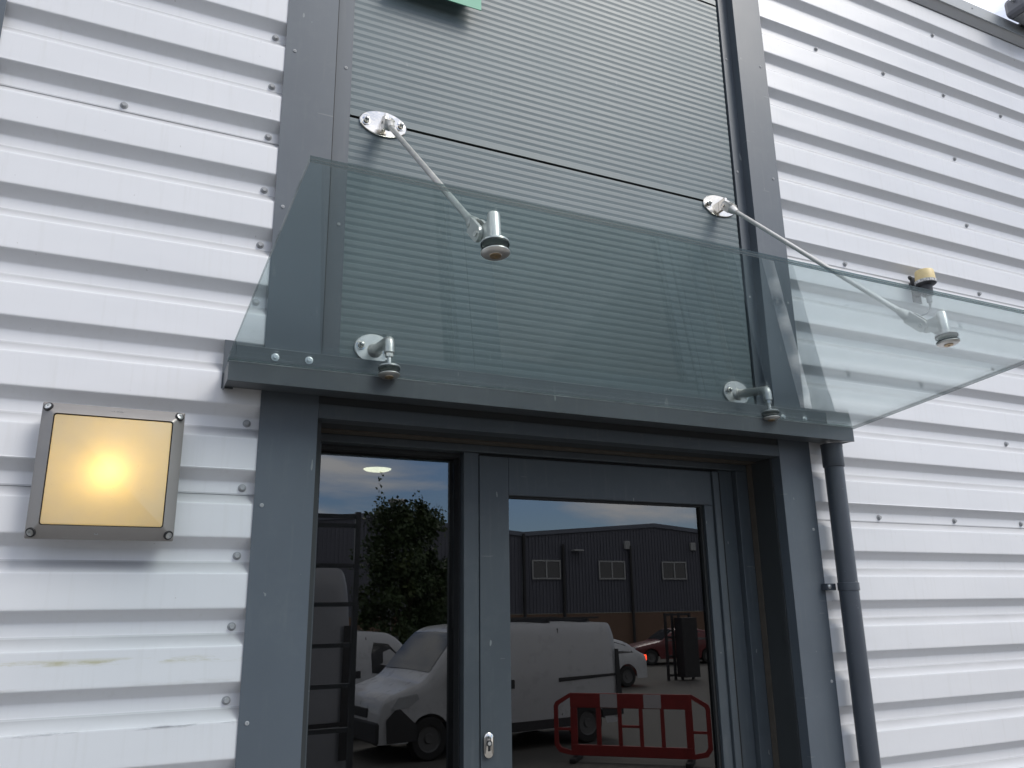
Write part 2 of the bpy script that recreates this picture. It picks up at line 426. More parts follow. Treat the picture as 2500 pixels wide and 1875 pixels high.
# eave : soffit, fascia
EP = [(-.0335, 4.9055), (-.070, 4.944), (-.070, 4.949), (-.030, 4.949), (-.030, 4.9055)]
MB().extrude(EP, 'x', 2.252, 9).build('eave_soffit', 'eave_soffit', bld)
MB().extrude(EP, 'x', -3.5, -.001).build('eave_soffit', 'eave_soffit', bld)
for x0, x1 in ((2.252, 9), (-3.5, -.001)): MB().box(x0, x1, -.0765, -.0705, 4.940, 5.018, bev=.001).build('eave_fascia', 'eave', bld)
for x in (3.93, 4.34): cpy(rv0, bld, (x-.02, -.0765, 4.985))
MB().box(2.252, 9, -.0700, 6, 4.950, 5.005).box(-3.5, -.001, -.0700, 6, 4.950, 5.005).build('roof', 'eave', bld)
MB().box(0, 2.249, .06, .2, 4.9, 6.0).build('liner_wall', 'soffit', bld)

# ---- entrance recess
HZ = 2.172     # soffit height
D0 = .165; DY = .18
# head flashing above the opening
MB().box(.1785, 2.0782, -.0352, .03, HZ, 2.219, bev=.001).build('head_flashing', 'trim2', bld)
MB().box(.1785, 2.0782, -.030, .012, 2.2195, 2.300).build('head_flashing', 'soffit', bld)
MB().box(.1785, 2.0782, .0305, .45, HZ+.001, HZ+.03).build('recess_soffit', 'soffit', bld)
MB().box(2.079, 2.10, .0305, .45, -.05, HZ).build('recess_jamb', 'soffit', bld)
MB().box(.158, .1780, .0305, .45, -.05, HZ).build('recess_jamb', 'soffit', bld)
# brown sealant bead round the frame
MB().box(.1785, 2.0782, .108, D0, HZ-.004, HZ+.0005).box(2.0745, 2.0782, .135, D0, -.05, HZ-.0045).build('sealant_bead', 'seal', bld)
# fixed outer frame
fr = MB()
fr.box(.1785, 2.0740, D0, .30, 2.1405, HZ-.0045, bev=.002)
fr.box(2.0140, 2.0740, D0, .30, -.03, 2.140, bev=.002)
fr.box(1.9400, 2.0135, DY+.012, .30, -.03, 2.140, bev=.002)
fr.box(.1785, .2390, D0+.012, .32, -.03, 2.140, bev=.002)
fr.box(.7620, .8210, DY, .32, -.03, 2.140, bev=.002)
fr.build('door_frame', 'trim2', bld)
MB().box(.2395, .7615, .215, .32, 2.126, 2.1403, bev=.001).box(.7560, .7616, .215, .32, 0, 2.1255, bev=.0005).build('glazing_gasket', 'gap', bld)
# side window
sw = MB().box(.2392, .7558, .262, .270, .08, 2.1255).build('side_window', 'glass_door', bld)
MB().box(.2392, .7616, .2, .32, 0, .079).build('bottom_rail', 'trim2', sw)
# door leaf
dr = MB()
LX0, LX1 = .8225, 1.9385
dr.box(LX0, .9400, DY-.004, .24, .01, 2.1300, bev=.002)
dr.box(.9405, 1.8870, DY-.004, .24, 1.9880, 2.1300, bev=.002)
dr.box(1.8420, 1.8870, DY-.0035, .24, .01, 1.9875, bev=.002)
dr.box(1.8875, 1.9180, DY-.016, .24, .01, 2.1300, bev=.003)
dr.box(.9405, 1.8415, DY-.004, .24, .01, .20, bev=.002)
door = dr.build('entrance_door', 'trim2', bld)
MB().box(1.9185, 1.9395, DY+.004, .24, .01, 2.130).box(.8212, .8223, DY+.01, .24, .01, 2.13).box(.8225, 1.9385, DY+.012, .24, 2.1303, 2.1402).build('rebate_seal', 'gap', door)
MB().box(.9402, 1.8418, .204, .212, .2005, 1.9878).build('glass_pane', 'glass_door', door)
MB().box(.9402, 1.8300, .190, .2035, 1.9800, 1.9878).box(1.8290, 1.8418, .190, .2035, .2, 1.9878).box(.9402, .9445, .190, .2035, .2, 1.979).build('glazing_gasket', 'gap', door)
# lock escutcheon
def stadium(cx, cz, w, h, n=12):
    r = w/2; pts = []
    for k in range(n+1): a = math.pi*k/n; pts.append((cx+r*math.cos(a), cz+h/2-r+r*math.sin(a)))
    for k in range(n+1): a = math.pi+math.pi*k/n; pts.append((cx+r*math.cos(a), cz-h/2+r+r*math.sin(a)))
    return pts
def lensplate(b, pts_out, y_back, y_front, inset, cx, cz, w, h):
    n = len(pts_out)
    inn = [(cx+(p[0]-cx)*(1-inset*2/w), cz+(p[1]-cz)*(1-inset*2/h)) for p in pts_out]
    b.add([(p[0], y_back, p[1]) for p in pts_out]+[(p[0], y_front+.002, p[1]) for p in pts_out], [[i, (i+1) % n, n+(i+1) % n, n+i] for i in range(n)], True)
    b.add([(p[0], y_front+.002, p[1]) for p in pts_out]+[(p[0], y_front, p[1]) for p in inn], [[i, (i+1) % n, n+(i+1) % n, n+i] for i in range(n)], True)
    b.add([(p[0], y_front, p[1]) for p in inn], [list(range(n))], False)
b = MB(); lensplate(b, stadium(.8485, 1.137, .034, .080), DY-.003, DY-.017, .003, .8485, 1.137, .034, .080)
esc = b.build('lock_escutcheon', 'steel_br', door)
kb = MB(); kb.tube([(.8485, DY-.0168, 1.143), (.8485, DY-.0185, 1.143)], .0100, 20).box(.8440, .8530, DY-.0182, DY-.0169, 1.119, 1.138)
kb.build('keyhole', 'gap', esc)
MB().tube([(.8485, DY-.018, 1.143), (.8485, DY-.0205, 1.143)], .0062, 16).build('lock_barrel', 'steel', esc)

# ---- room behind the glass
MB().box(-.5, 5.0, 4.6, 4.7, 0, 2.6).build('interior_wall', 'inwall', bld)
for x_ in (-.6, 5.0): MB().box(x_, x_+.1, .33, 4.6, 0, 2.6).build('interior_wall', 'inwall', bld)
MB().box(-.6, 5.1, .33, 4.7, 2.6, 2.65).build('interior_ceiling', 'inwall', bld)
MB().box(-.6, 5.1, .0, 4.7, -.6, 0).build('interior_floor', 'inwall', bld)
for a_ in ((2.1, 5.1, .3, .33, 0, 2.6), (-.6, .16, .3, .33, 0, 2.6), (.1601, 2.0999, .325, .36, 2.2025, 2.6)): MB().box(*a_).build('interior_wall', 'inwall', bld)
cl = empty('ceiling_lamp', 'round lit ceiling lamp glowing inside behind the narrow side window', 'lamp', (1.292, 3.19, 2.6))
MB().lathe([(0, -.028), (.085, -.028), (.10, -.02), (.10, -.016)], (0, 0, 0), (0, 0, 1), 32).build('lamp_disc', 'lamp_on', cl)
MB().lathe([(.1, -.016), (.106, -.018), (.112, -.006), (.112, 0)], (0, 0, 0), (0, 0, 1), 32).build('lamp_rim', 'alum', cl)
# ------------------------------------------------------------------ GUTTER + DOWNPIPE
GX0, GX1 = -.115, 2.366
gut = empty('rain_gutter', 'slate grey box gutter fixed across the entrance under the glass canopy', 'gutter', (0, 0, 2.23))
def gbox(*a, bev=.0012):
    a = list(a); a[4] -= 2.23; a[5] -= 2.23; return MB().box(*a, bev=bev)
gbox(GX0, GX1, -.172, -.169, 2.229, 2.288, bev=.001).build('front_lip', 'gutter', gut)
MB().box(GX0, GX1, -.1728, -.1686, .0581, .0593).box(GX0+.0305, GX1-.003, -.0432, -.0369, .1501, .1512).build('folded_edge_glint', 'edge_glint', gut)  # thin bright strips painting the highlight along lip and flange tops
g2 = MB().extrude([(-.1689, -.001), (-.1689, .003), (-.043, .018), (-.043, .013)], 'x', GX0+.003, GX1-.003); g2.build('gutter_bottom', 'gutter', gut)
gbox(GX0+.0305, GX1-.003, -.0425, -.0368, 2.2435, 2.380, bev=.001).build('back_flange', 'gutter', gut)
gbox(GX0, GX0+.0025, -.1688, -.0430, 2.231, 2.288, bev=.0005).build('end_cap', 'gutter', gut)
gbox(GX1-.0025, GX1, -.1688, -.0430, 2.231, 2.288, bev=.0005).build('end_cap', 'gutter', gut)
gbox(GX0-.004, GX0+.03, -.0430, -.0354, 2.238, 2.392, bev=.0005).build('end_bracket', 'gutter', gut)
gb = MB().lathe([(.0125, 0), (.0125, .002), (.0075, .003), (.0075, .008), (.0062, .009), (0, .009)], (0, 0, 0), (0, -1, 0), 20).build('bolt', 'zinc', gut)
gsp = [(.0336, 2.353), (.139, 2.355), (2.1146, 2.3395), (2.2345, 2.3410)]
gb.location = (gsp[0][0], -.0426, gsp[0][1]-2.23)
for x, z in gsp[1:]: cpy(gb, gut, (x, -.0426, z-2.23))

dp = empty('downpipe', 'dark grey round plastic downpipe running down beside the right trim', 'drainpipe', (2.3085, -.100, 0))
MB().lathe([(.0385, GROUND), (.0385, 2.150)], (0, 0, 0), (0, 0, 1), 40).build('pipe', 'pvc', dp)
MB().lathe([(.0385, 2.128), (.0415, 2.130), (.0430, 2.133), (.0430, 2.212), (.0440, 2.2125), (.0440, 2.226), (.035, 2.226)], (0, 0, 0), (0, 0, 1), 40).build('socket', 'pvc', dp)
cpb = MB().lathe([(.0390, 1.632), (.0415, 1.633), (.0415, 1.662), (.0390, 1.663)], (0, 0, 0), (0, 0, 1), 40)
cpb.box(-.082, -.036, .030, .062, 1.634, 1.660, bev=.001).box(.038, .050, -.012, .010, 1.632, 1.663, bev=.001)
clip = cpb.build('pipe_clip', 'pvc', dp)
MB().lathe([(.0085, 0), (.0085, .002), (.006, .005), (0, .006)], (-.070, .0300, 1.648), (0, -1, 0), 18).build('clip_screw', 'zinc', clip)

# ------------------------------------------------------------------ GLASS CANOPY
GZ = lambda y: 2.288+(y+.13)*(2.381-2.288)/(-1.15+.13)
cor = [(-.118, -.148), (-.098, -1.190), (2.374, -1.188), (2.398, -.146)]
TH = .0058
can = empty('glass_canopy', 'frameless laminated green tinted glass canopy sloping over the entrance', 'canopy', (1.14, -.67, GZ(-.67)))
def pane(off, th, name, mats, face_mi=0, edge_mi=1, grow=0.):
    bm_ = MB(); cx = sum(c[0] for c in cor)/4; cy = sum(c[1] for c in cor)/4
    pts = [(cx+(x-cx)*(1-grow), cy+(y-cy)*(1-grow)) for x, y in cor]
    lo = [(x-1.14, y+.67, GZ(y)+off-GZ(-.67)) for x, y in pts]; hi = [(x, y, z+th) for x, y, z in lo]
    bm_.add(lo+hi, [[3, 2, 1, 0], [4, 5, 6, 7]], False, face_mi)
    bm_.add(lo+hi, [[0, 1, 5, 4], [1, 2, 6, 5], [2, 3, 7, 6], [3, 0, 4, 7]], False, edge_mi)
    return bm_.build(name, mats, can)
pane(0, TH, 'glass_ply', ['glass_ply', 'glass_edge'])
pane(TH+.0024, TH, 'glass_ply', ['glass_ply', 'glass_edge'])
def inter():
    bm_ = MB(); cx = sum(c[0] for c in cor)/4; cy = sum(c[1] for c in cor)/4
    pts = [(cx+(x-cx)*.9995, cy+(y-cy)*.9995) for x, y in cor]
    lo = [(x-1.14, y+.67, GZ(y)+TH+.0002-GZ(-.67)) for x, y in pts]; hi = [(x, y, z+.0020) for x, y, z in lo]
    bm_.add(lo+hi, [[0, 1, 5, 4], [1, 2, 6, 5], [2, 3, 7, 6], [3, 0, 4, 7]])
    bm_.build('interlayer', 'interlayer', can)
inter()
ae = MB(); ae.add([(x-1.14, y+.67, GZ(y)-.0002-GZ(-.67)+dz) for dz in (0, .0014) for x, y in [(cx_*1.0002, cy_*1.0002) for cx_, cy_ in cor]], [[0, 1, 5, 4], [1, 2, 6, 5], [2, 3, 7, 6]]); ae.build('ground_arris', 'interlayer', can)
NRM = Vector((0, (2.381-2.291)/1.02, 1)).normalized()

def clamp_disc(parent, x, y, r, name='clamp_disc'):
    """disc pair clamping the glass, axis = glass normal; local to parent"""
    c = Vector((x, y, GZ(y))); loc = c-parent.location; t2 = 2*TH+.0024
    o = MB().lathe([(0, -.0115), (r*.42, -.0115), (r*.44, -.0108), (r*.80, -.0100), (r*1.0, -.0055), (r*1.0, -.0030), (r*.97, -.0022)], loc, NRM, 40).build(name, 'steel', parent)
    MB().lathe([(r*.96, -.0021), (r*1.0, -.0018), (r*1.0, -.0001)], loc, NRM, 40).lathe([(r*1.0, t2+.0001), (r*1.0, t2+.0040), (r*.90, t2+.0041)], loc, NRM, 40).build('rubber_washer', 'rubber', o)
    MB().lathe([(r*.2, -.0116), (r*.40, -.0116), (r*.40, -.0135), (r*.34, -.0142), (r*.13, -.0142), (r*.13, -.0120), (0, -.0120)], loc, NRM, 32).build('clamp_bolt', 'brass', o)
    MB().lathe([(r*.95, t2+.0042), (r*1.0, t2+.0046), (r*1.0, t2+.0085), (r*.93, t2+.0105), (r*.5, t2+.0115), (0, t2+.0115)], loc, NRM, 40).build('upper_disc', 'steel', o)
    return t2
M['brass'] = paint('worn_clamp_bolt', (.50, .38, .24), .35, metal=.9, var=.2, vscale=60)

def dome_bolt(parent, x, y, z, r, name='bolt'):
    o = MB().lathe([(r*1.55, 0), (r*1.55, .0025), (r*1.15, .003)], (x, y, z), (0, -1, 0), 24).lathe([(r, .003), (r, .013), (r*.8, .014)], (x, y, z), (0, -1, 0), 6, smooth=False)
    o.lathe([(r*.78, .014), (r*.72, .019), (r*.45, .024), (0, .026)], (x, y, z), (0, -1, 0), 24)
    return o.build(name, 'steel_br', parent)

def oval_plate(parent, w, h, y, z=0., mat='steel_br'):
    n = 56; pts = [(w/2*math.cos(2*math.pi*k/n), z+h/2*math.sin(2*math.pi*k/n)) for k in range(n)]
    b = MB(); lensplate(b, pts, y, y-.007, .0025, 0, z, w, h)
    return b.build('wall_plate', mat, parent)

def support_rod(x, plate_z, label, x2, yd, tilt=0.):
    t = empty('support_rod', label, 'canopy support', (x, .0118, plate_z), group='stainless rods holding up the canopy')
    oval_plate(t, .178, .102, .0)
    for s in (-1, 1): dome_bolt(t, s*.065, -.007, .004*s, .0105)
    # ear welded to the plate
    ear = MB(); ear.box(-.007, .007, -.050, -.007, -.030, .020, bev=.002)
    ear.build('lug', 'steel_br', t)
    P0 = Vector((0, -.052, -.022)); 
    # lower pivot
    P1 = Vector((x2-x, yd+.072-.0118, GZ(yd)+.073-plate_z))
    d = (P1-P0).normalized(); L = (P1-P0).length
    side = Vector((1, 0, 0))
    up = side.cross(d).normalized()
    def fork(base, dr, ln, nm):
        f = MB(); q = lambda s_, a, u: base+dr*a+side*s_+up*u
        # two cheeks with rounded end
        for s_ in (-1, 1):
            prof = []
            for k in range(9):
                a = math.pi/2+math.pi*k/8; prof.append((.020*math.cos(a), .020*math.sin(a)))
            prof = [(ln*.55, .0195)]+prof+[(ln*.55, -.0195)]
            n = len(prof); vs = [q(s_*.0085, a, u) for a, u in prof]+[q(s_*.0175, a, u) for a, u in prof]
            f.add(vs, [[i, (i+1) % n, n+(i+1) % n, n+i] for i in range(n)]+[list(range(n)), list(range(n, 2*n))])
        f.tube([base+dr*ln*.50, base+dr*ln*.62, base+dr*ln*.92, base+dr*ln], [.0195, .0198, .0130, .0108], 24)
        o = f.build(nm, 'steel', t)
        f2 = MB().tube([base-side*.021, base-side*.0176], .0075, 16).tube([base+side*.0176, base+side*.021], .0075, 16).tube([base-side*.015, base+side*.015], .005, 12)
        f2.build('pivot_pin', 'steel_br', o)
        return o
    fork(P0, d, .080, 'fork_end'); fork(P1, -d, .120, 'fork_end')
    MB().tube([P0+d*.079, P1-d*.119], .0090, 20).tube([P0+d*.079, P0+d*.088], .0108, 20).tube([P1-d*.160, P1-d*.119], [.0092, .0104], 20).build('rod', 'steel', t)
    # post standing on the glass clamp
    c = Vector((x2, yd, GZ(yd)))-t.location; t2 = 2*TH+.0024
    h0 = t2+.0115; hh = .102
    up_ = NRM
    post = MB().lathe([(.0155, h0), (.0155, hh-.010), (.0140, hh-.004), (.0090, hh), (0, hh+.0015)], c, up_, 32)
    post.lathe([(.0185, h0), (.0185, h0+.003), (.0155, h0+.0032)], c, up_, 32)
    po = post.build('clamp_post', 'steel', t)
    web = MB()
    for s_ in (0,):
        prof = [(.012, h0+.010), (.030, h0+.006), (.052, h0+.022), (.0715, .057), (.086, .066), (.084, .086), (.070, .090), (.045, .088), (.012, .092)]
        n = len(prof); vs = [c+Vector((-.0075, a, hz)) for a, hz in prof]+[c+Vector((.0075, a, hz)) for a, hz in prof]
        web.add(vs, [[i, (i+1) % n, n+(i+1) % n, n+i] for i in range(n)]+[list(range(n)), list(range(n, 2*n))])
    web.build('lug', 'steel', t)
    clamp_disc(t, x2, yd, .0335)
    return t
support_rod(.371, 3.307, 'left stainless support rod reaching from its oval wall plate to the canopy glass', .362, -1.004)
support_rod(1.920, 3.302, 'right stainless support rod, nearer the photocell sensor, crossing the right grey trim', 1.925, -.967)

def elbow(x, z, xe, yd, label):
    t = empty('elbow_bracket', label, 'canopy bracket', (x, .0118, z), group='short elbow brackets clamping the back edge of the canopy')
    oval_plate(t, .132, .104, .0, mat='steel')
    dome_bolt(t, -.045, -.007, .006, .0105); dome_bolt(t, .047, -.007, -.006, .0105)
    c = Vector((xe, yd, GZ(yd)))-t.location
    a = Vector((0.004, -.007, -.006)); top = c+NRM*.098
    top.x = c.x
    mid = Vector((c.x, top.y, a.z-.026))
    pts = [a, a+Vector((0, -.012, 0))]
    dirn = (mid-a).normalized()
    pts += [mid-dirn*.014]
    for k in range(1, 6):
        s = k/6; p = (mid-dirn*.014)*(1-s)**2+mid*2*s*(1-s)+(mid-Vector((0, 0, .014)))*s**2; pts.append(p)
    pts += [mid-Vector((0, 0, .014)), c+NRM*.070]
    MB().tube(pts, [.0185, .0175]+[.0172]*(len(pts)-2), 24).lathe([(.026, 0), (.022, .006), (.0175, .010)], a, (0, -1, 0), 24).build('elbow_pipe', 'steel', t)
    MB().lathe([(0, .056), (.0125, .056), (.0125, .070), (0, .070)], c, NRM, 6, smooth=False).build('lock_nut', 'steel_br', t)
    MB().lathe([(.0070, .022), (.0070, .057)], c, NRM, 20).build('stud', 'steel', t)
    clamp_disc(t, xe, yd, .0345)
elbow(.362, 2.437, .359, -.196, 'left short stainless elbow bracket above the narrow side window')
elbow(1.920, 2.437, 1.918, -.180, 'right short stainless elbow bracket close to the right grey trim')

# ------------------------------------------------------------------ WALL LAMP
LXc, LZc = -.3945, 1.957
wl = empty('wall_lamp', 'glowing yellow square lamp in a grey metal frame on the white ribbed wall', 'lamp', (LXc, 0, LZc))
def rsq(hw, hh, r, n=6):
    pts = []
    for cx, cz, a0 in ((hw-r, hh-r, 0), (-hw+r, hh-r, 90), (-hw+r, -hh+r, 180), (hw-r, -hh+r, 270)):
        for k in range(n+1): a = R(a0+90*k/n); pts.append((cx+r*math.cos(a), cz+r*math.sin(a)))
    return pts
def ring(b, A, ya, B_, yb, smooth=False, mi=None):
    n = len(A); b.add([(p[0], ya, p[1]) for p in A]+[(p[0], yb, p[1]) for p in B_], [[i, (i+1) % n, n+(i+1) % n, n+i] for i in range(n)], smooth, mi)
b = MB()
o0 = rsq(.1785, .1815, .003); o1 = rsq(.1795, .1825, .004); i1 = rsq(.1510, .1510, .008); i2 = rsq(.1495, .1495, .008)
ring(b, rsq(.172, .175, .01), -.033, rsq(.172, .175, .01), -.082)
ring(b, rsq(.172, .175, .01), -.082, o1, -.082)
ring(b, o1, -.082, o1, -.0925, True); ring(b, o1, -.0925, o0, -.0935)
ring(b, o0, -.0935, i1, -.1185); ring(b, i1, -.1185, i2, -.1190); ring(b, i2, -.1190, i2, -.105)
b.build('lamp_frame', 'alum', wl)
b = MB(); ring(b, rsq(.1497, .1497, .008), -.1135, rsq(.1465, .1465, .006), -.1136); b.build('lens_gasket', 'gap', wl)
b = MB(); q = rsq(.1464, .1464, .006); ring(b, q, -.108, q, -.1150, True); q2 = rsq(.1445, .1445, .006); ring(b, q, -.1150, q2, -.1165, True)
b.add([(p[0], -.1165, p[1]) for p in q2], [list(range(len(q2)))]); b.build('lens', 'lens', wl)
b = MB(); b.box(-.165, .165, -.0375, -.036, -.165, .165)
q = rsq(.150, .150, .01); ring(b, q, -.036, q, -.1045); b.build('reflector_tray', 'alum_in', wl)
for sx in (-1, 1):
    for sz in (-1, 1):
        ax_ = Vector((sx*.55, -1, sz*.55)).normalized(); c_ = Vector((sx*.1655, -.1050, sz*.1680))
        s_ = MB().lathe([(.0088, .0012), (.0088, .0028), (.0066, .0034), (.0034, .0034), (.0032, .0016), (0, .0016)], c_, ax_, 20).build('screw', 'zinc', wl)
        MB().lathe([(.0128, -.003), (.0126, .0012), (.0090, .0013)], c_, ax_, 20).build('screw_recess', 'black', s_)
bulb = MB().lathe([(0, -.075), (.012, -.075), (.012, -.030), (0, -.030)], (-.003, -.054, -.004), (0, 0, 1), 24); bulb.build('bulb', 'alum_in', wl)
ld = bpy.data.lights.new('lamp_light', 'POINT'); ld.energy = .27; ld.color = (1, .66, .29); ld.shadow_soft_size = .01
lo = bpy.data.objects.new('lamp_light', ld); COL.objects.link(lo); lo.parent = wl; lo.location = (-.003, -.066, -.002)
# tiny cast marks on the frame
def text_mesh(s, size, loc, rot, mat, parent, name, ext=.0004):
    cu = bpy.data.curves.new('tmp', 'FONT'); cu.body = s; cu.size = size; cu.extrude = ext; cu.align_x = 'CENTER'; cu.align_y = 'CENTER'
    to = bpy.data.objects.new('tmp', cu); COL.objects.link(to)
    dg = bpy.context.evaluated_depsgraph_get(); dg.update()
    me = bpy.data.meshes.new_from_object(to.evaluated_get(dg)); bpy.data.objects.remove(to)
    me.materials.clear(); me.materials.append(M[mat])
    o = bpy.data.objects.new(name, me); COL.objects.link(o); o.parent = parent; o.location = loc; o.rotation_euler = rot; return o
sl = math.atan2(.025, .031)
text_mesh('U-CO', .012, (.004, -.1048, .1655), (R(90)-(-sl)-R(0), 0, 0), 'boltgrey', wl, 'cast_mark')
b = MB()
for a_, z_, w_, h_ in ((-.0165, 0, .0015, .009), (-.0095, 0, .0015, .009), (-.0125, .0045, .006, .0012), (-.0125, -.0045, .006, .0012), (.001, 0, .008, .0016), (.011, 0, .006, .0016), (.019, 0, .004, .0016)):
    b.box(a_-w_/2, a_+w_/2, -.1056, -.1036, -.1655+z_-h_/2, -.1655+z_+h_/2)
b.build('cast_mark', 'boltgrey', wl)

# ------------------------------------------------------------------ PHOTOCELL, FLOODLIGHT, GREEN BOARD
pc = empty('photocell_sensor', 'cream capped photocell sensor on a black bracket on the right cladding', 'sensor', (3.075, -.095, 3.075))
MB().lathe([(0, .074), (.030, .074), (.040, .071), (.0435, .064), (.046, .022), (.046, .018)], (0, 0, 0), (0, 0, 1), 36).build('cap', 'cream', pc)
MB().lathe([(.047, .019), (.049, .018), (.049, .004), (.047, .003)], (0, 0, 0), (0, 0, 1), 36).build('label_ring', 'label', pc)
MB().lathe([(.046, .018), (.046, .001), (.040, -.004), (.027, -.006), (.025, -.058), (.022, -.060), (0, -.060)], (0, 0, 0), (0, 0, 1), 32).build('body', 'dkplastic', pc)
MB().lathe([(.013, -.060), (.013, -.090), (.010, -.094), (.0065, -.096), (.0065, -.106)], (.006, 0, 0), (0, 0, 1), 20).build('cable_gland', 'boltgrey', pc)
MB().tube([(.006, 0, -.105), (.006, .004, -.125), (-.004, .02, -.145), (-.03, .05, -.155), (-.05, .090, -.150), (-.052, .0955, -.15)], .0045, 12).build('cable', 'boltgrey', pc)
MB().box(-.030, .030, .058, .0625, -.075, .060, bev=.001).box(-.012, .012, .015, .060, -.045, -.005, bev=.001).box(-.025, .02, .0626, .0945, -.03, .03).build('bracket', 'dkplastic', pc)
for z in (.050, .012): MB().lathe([(.011, 0), (.011, .003), (.008, .009), (0, .010)], (-.036, .058, z), (0, -1, 0), 16).build('screw', 'dkplastic', pc)

fl = empty('floodlight', 'dark floodlight fixed above the eave at the top right corner', 'floodlight', (4.37, -.16, 5.045))
b = MB(); b.box(-.19, .22, -.065, .065, -.060, .062, bev=.028); b.build('housing', 'floodgrey', fl)
MB().box(-.15, .20, -.050, .045, -.0645, -.0602, bev=.001).build('lens', 'vanglass2', fl)
MB().box(-.222, -.191, -.012, .0, .010, .022).build('hinge', 'zinc', fl)
MB().box(-.02, .05, .066, .20, -.038, -.018, bev=.003).build('bracket', 'dkplastic', fl)

gs = MB().box(.375, .7405, -.054, -.050, 3.8866, 4.17, bev=.0008)
gs = gs.build('green_signboard', 'green'); tag(gs, 'pale green signboard hung above the entrance at the top of the view', 'sign')
MB().box(.42, .45, -.0498, .0115, 3.96, 3.98).box(.68, .71, -.0498, .0115, 3.96, 3.98).build('bracket', 'zinc', gs)

# ------------------------------------------------------------------ SURROUNDINGS (seen mirrored in the door glass)
gd = MB().add([(-90, -90, GROUND), (90, -90, GROUND), (90, 60, GROUND), (-90, 60, GROUND)], [[0, 1, 2, 3]]).build('ground', 'asphalt'); tag(gd, kind='structure')
ld_ = MB().box(-1.2, 3.2, -3.6, .165, GROUND+.002, -.03, bev=.01).build('pavement', 'concrete'); tag(ld_, kind='structure')

def wheel(parent, x, y, r, w=.2):
    o = MB().lathe([(r*.62, -w/2), (r*.93, -w/2), (r, -w*.36), (r, w*.36), (r*.93, w/2), (r*.62, w/2)], (x, y, r), (0, 1, 0), 32).build('wheel', 'tyre', parent)
    MB().lathe([(0, w*.40), (r*.2, w*.44), (r*.25, w*.30), (r*.55, w*.34), (r*.62, w*.46)], (x, y, r), (0, 1, 0), 24).lathe([(0, -w*.40), (r*.2, -w*.44), (r*.25, -w*.30), (r*.55, -w*.34), (r*.62, -w*.46)], (x, y, r), (0, 1, 0), 24).build('hub', 'hub', o)
def smoothprof(pts, it=1):
    for _ in range(it):
        q = []
        for i in range(len(pts)-1):
            a, b_ = pts[i], pts[i+1]
            q += [(a[0]*.8+b_[0]*.2, a[1]*.8+b_[1]*.2), (a[0]*.2+b_[0]*.8, a[1]*.2+b_[1]*.8)]
        pts = [pts[0]]+q+[pts[-1]]
    return pts
def lerp_sect(low, width, taper_z0, taper_z1, taper):
    def hw(z):
        if z < taper_z0: return width/2
        t = min(1, (z-taper_z0)/(taper_z1-taper_z0)); return width/2-taper*t*t
    return hw
def vehicle_body(top, bottom, hw, name, mat, parent, wheels, wr):
    """side profile top (x rising), bottom line; lofted over the width, wheel arches cut out of the side faces"""
    b = MB(); top = smoothprof(top, 2); n = len(top)
    # roof / bonnet skin with rounded shoulders
    def zt(x):
        for i in range(n-1):
            if top[i][0] <= x <= top[i+1][0]:
                dx = top[i+1][0]-top[i][0]
                return top[i][1] if dx < 1e-6 else top[i][1]+(top[i+1][1]-top[i][1])*(x-top[i][0])/dx
        return top[-1][1] if x > top[-1][0] else top[0][1]
    xs = sorted(set([round(p[0], 4) for p in top]+[round(top[0][0]+(top[-1][0]-top[0][0])*i/60, 4) for i in range(61)]))
    def zb(x):
        z = bottom
        for wx in wheels:
            if abs(x-wx) < wr*1.14: z = max(z, wr+math.sqrt(max(0, (wr*1.14)**2-(x-wx)**2)))
        return z
    rows = []
    lev = [0, .15, .3, .45, .6, .75, .88, .95, .985, 1.]
    for x in xs:
        T = zt(x); B_ = min(zb(x), T-.05)
        # plan rounding at both ends
        e = min(x-xs[0], xs[-1]-x); pr = .10*max(0, 1-e/.35)**2
        row = []
        for t in lev:
            z = max(B_, bottom+(T-bottom)*t) if t < 1 else T
            w = hw(z)-pr
            if t > .9: w -= .05*((t-.9)/.1)**2
            row.append((w, z))
        rows.append((x, row))
    L = len(lev)
    for s in (-1, 1):
        vs = []
        for x, row in rows: vs += [(x, s*w, z) for w, z in row]
        b.add(vs, [[i*L+j, i*L+j+1, (i+1)*L+j+1, (i+1)*L+j] for i in range(len(rows)-1) for j in range(L-1)], True)
    vs = []
    for x, row in rows: vs += [(x, -row[-1][0], row[-1][1]), (x, 0, row[-1][1]+.02), (x, row[-1][0], row[-1][1])]
    b.add(vs, [[i*3+j, i*3+j+1, (i+1)*3+j+1, (i+1)*3+j] for i in range(len(rows)-1) for j in range(2)], True)
    for k in (0, -1):
        x, row = rows[k]; vs = [(x, -w, z) for w, z in row]+[(x, w, z) for w, z in row]
        b.add(vs, [[j, j+1, L+j+1, L+j] for j in range(L-1)])
    return b.build(name, mat, parent), rows
def glass_strip(rows, x0, x1, inset, name, mat, parent):
    q = [(x, r) for x, r in rows if x0 <= x <= x1]; vs = []
    for x, r in q:
        w = r[-1][0]-inset; z = r[-1][1]
        vs += [(x-.006, -w, z+.010), (x-.006, 0, z+.032), (x-.006, w, z+.010)]
    MB().add(vs, [[i*3+j, i*3+j+1, (i+1)*3+j+1, (i+1)*3+j] for i in range(len(q)-1) for j in range(2)], True).build(name, mat, parent)

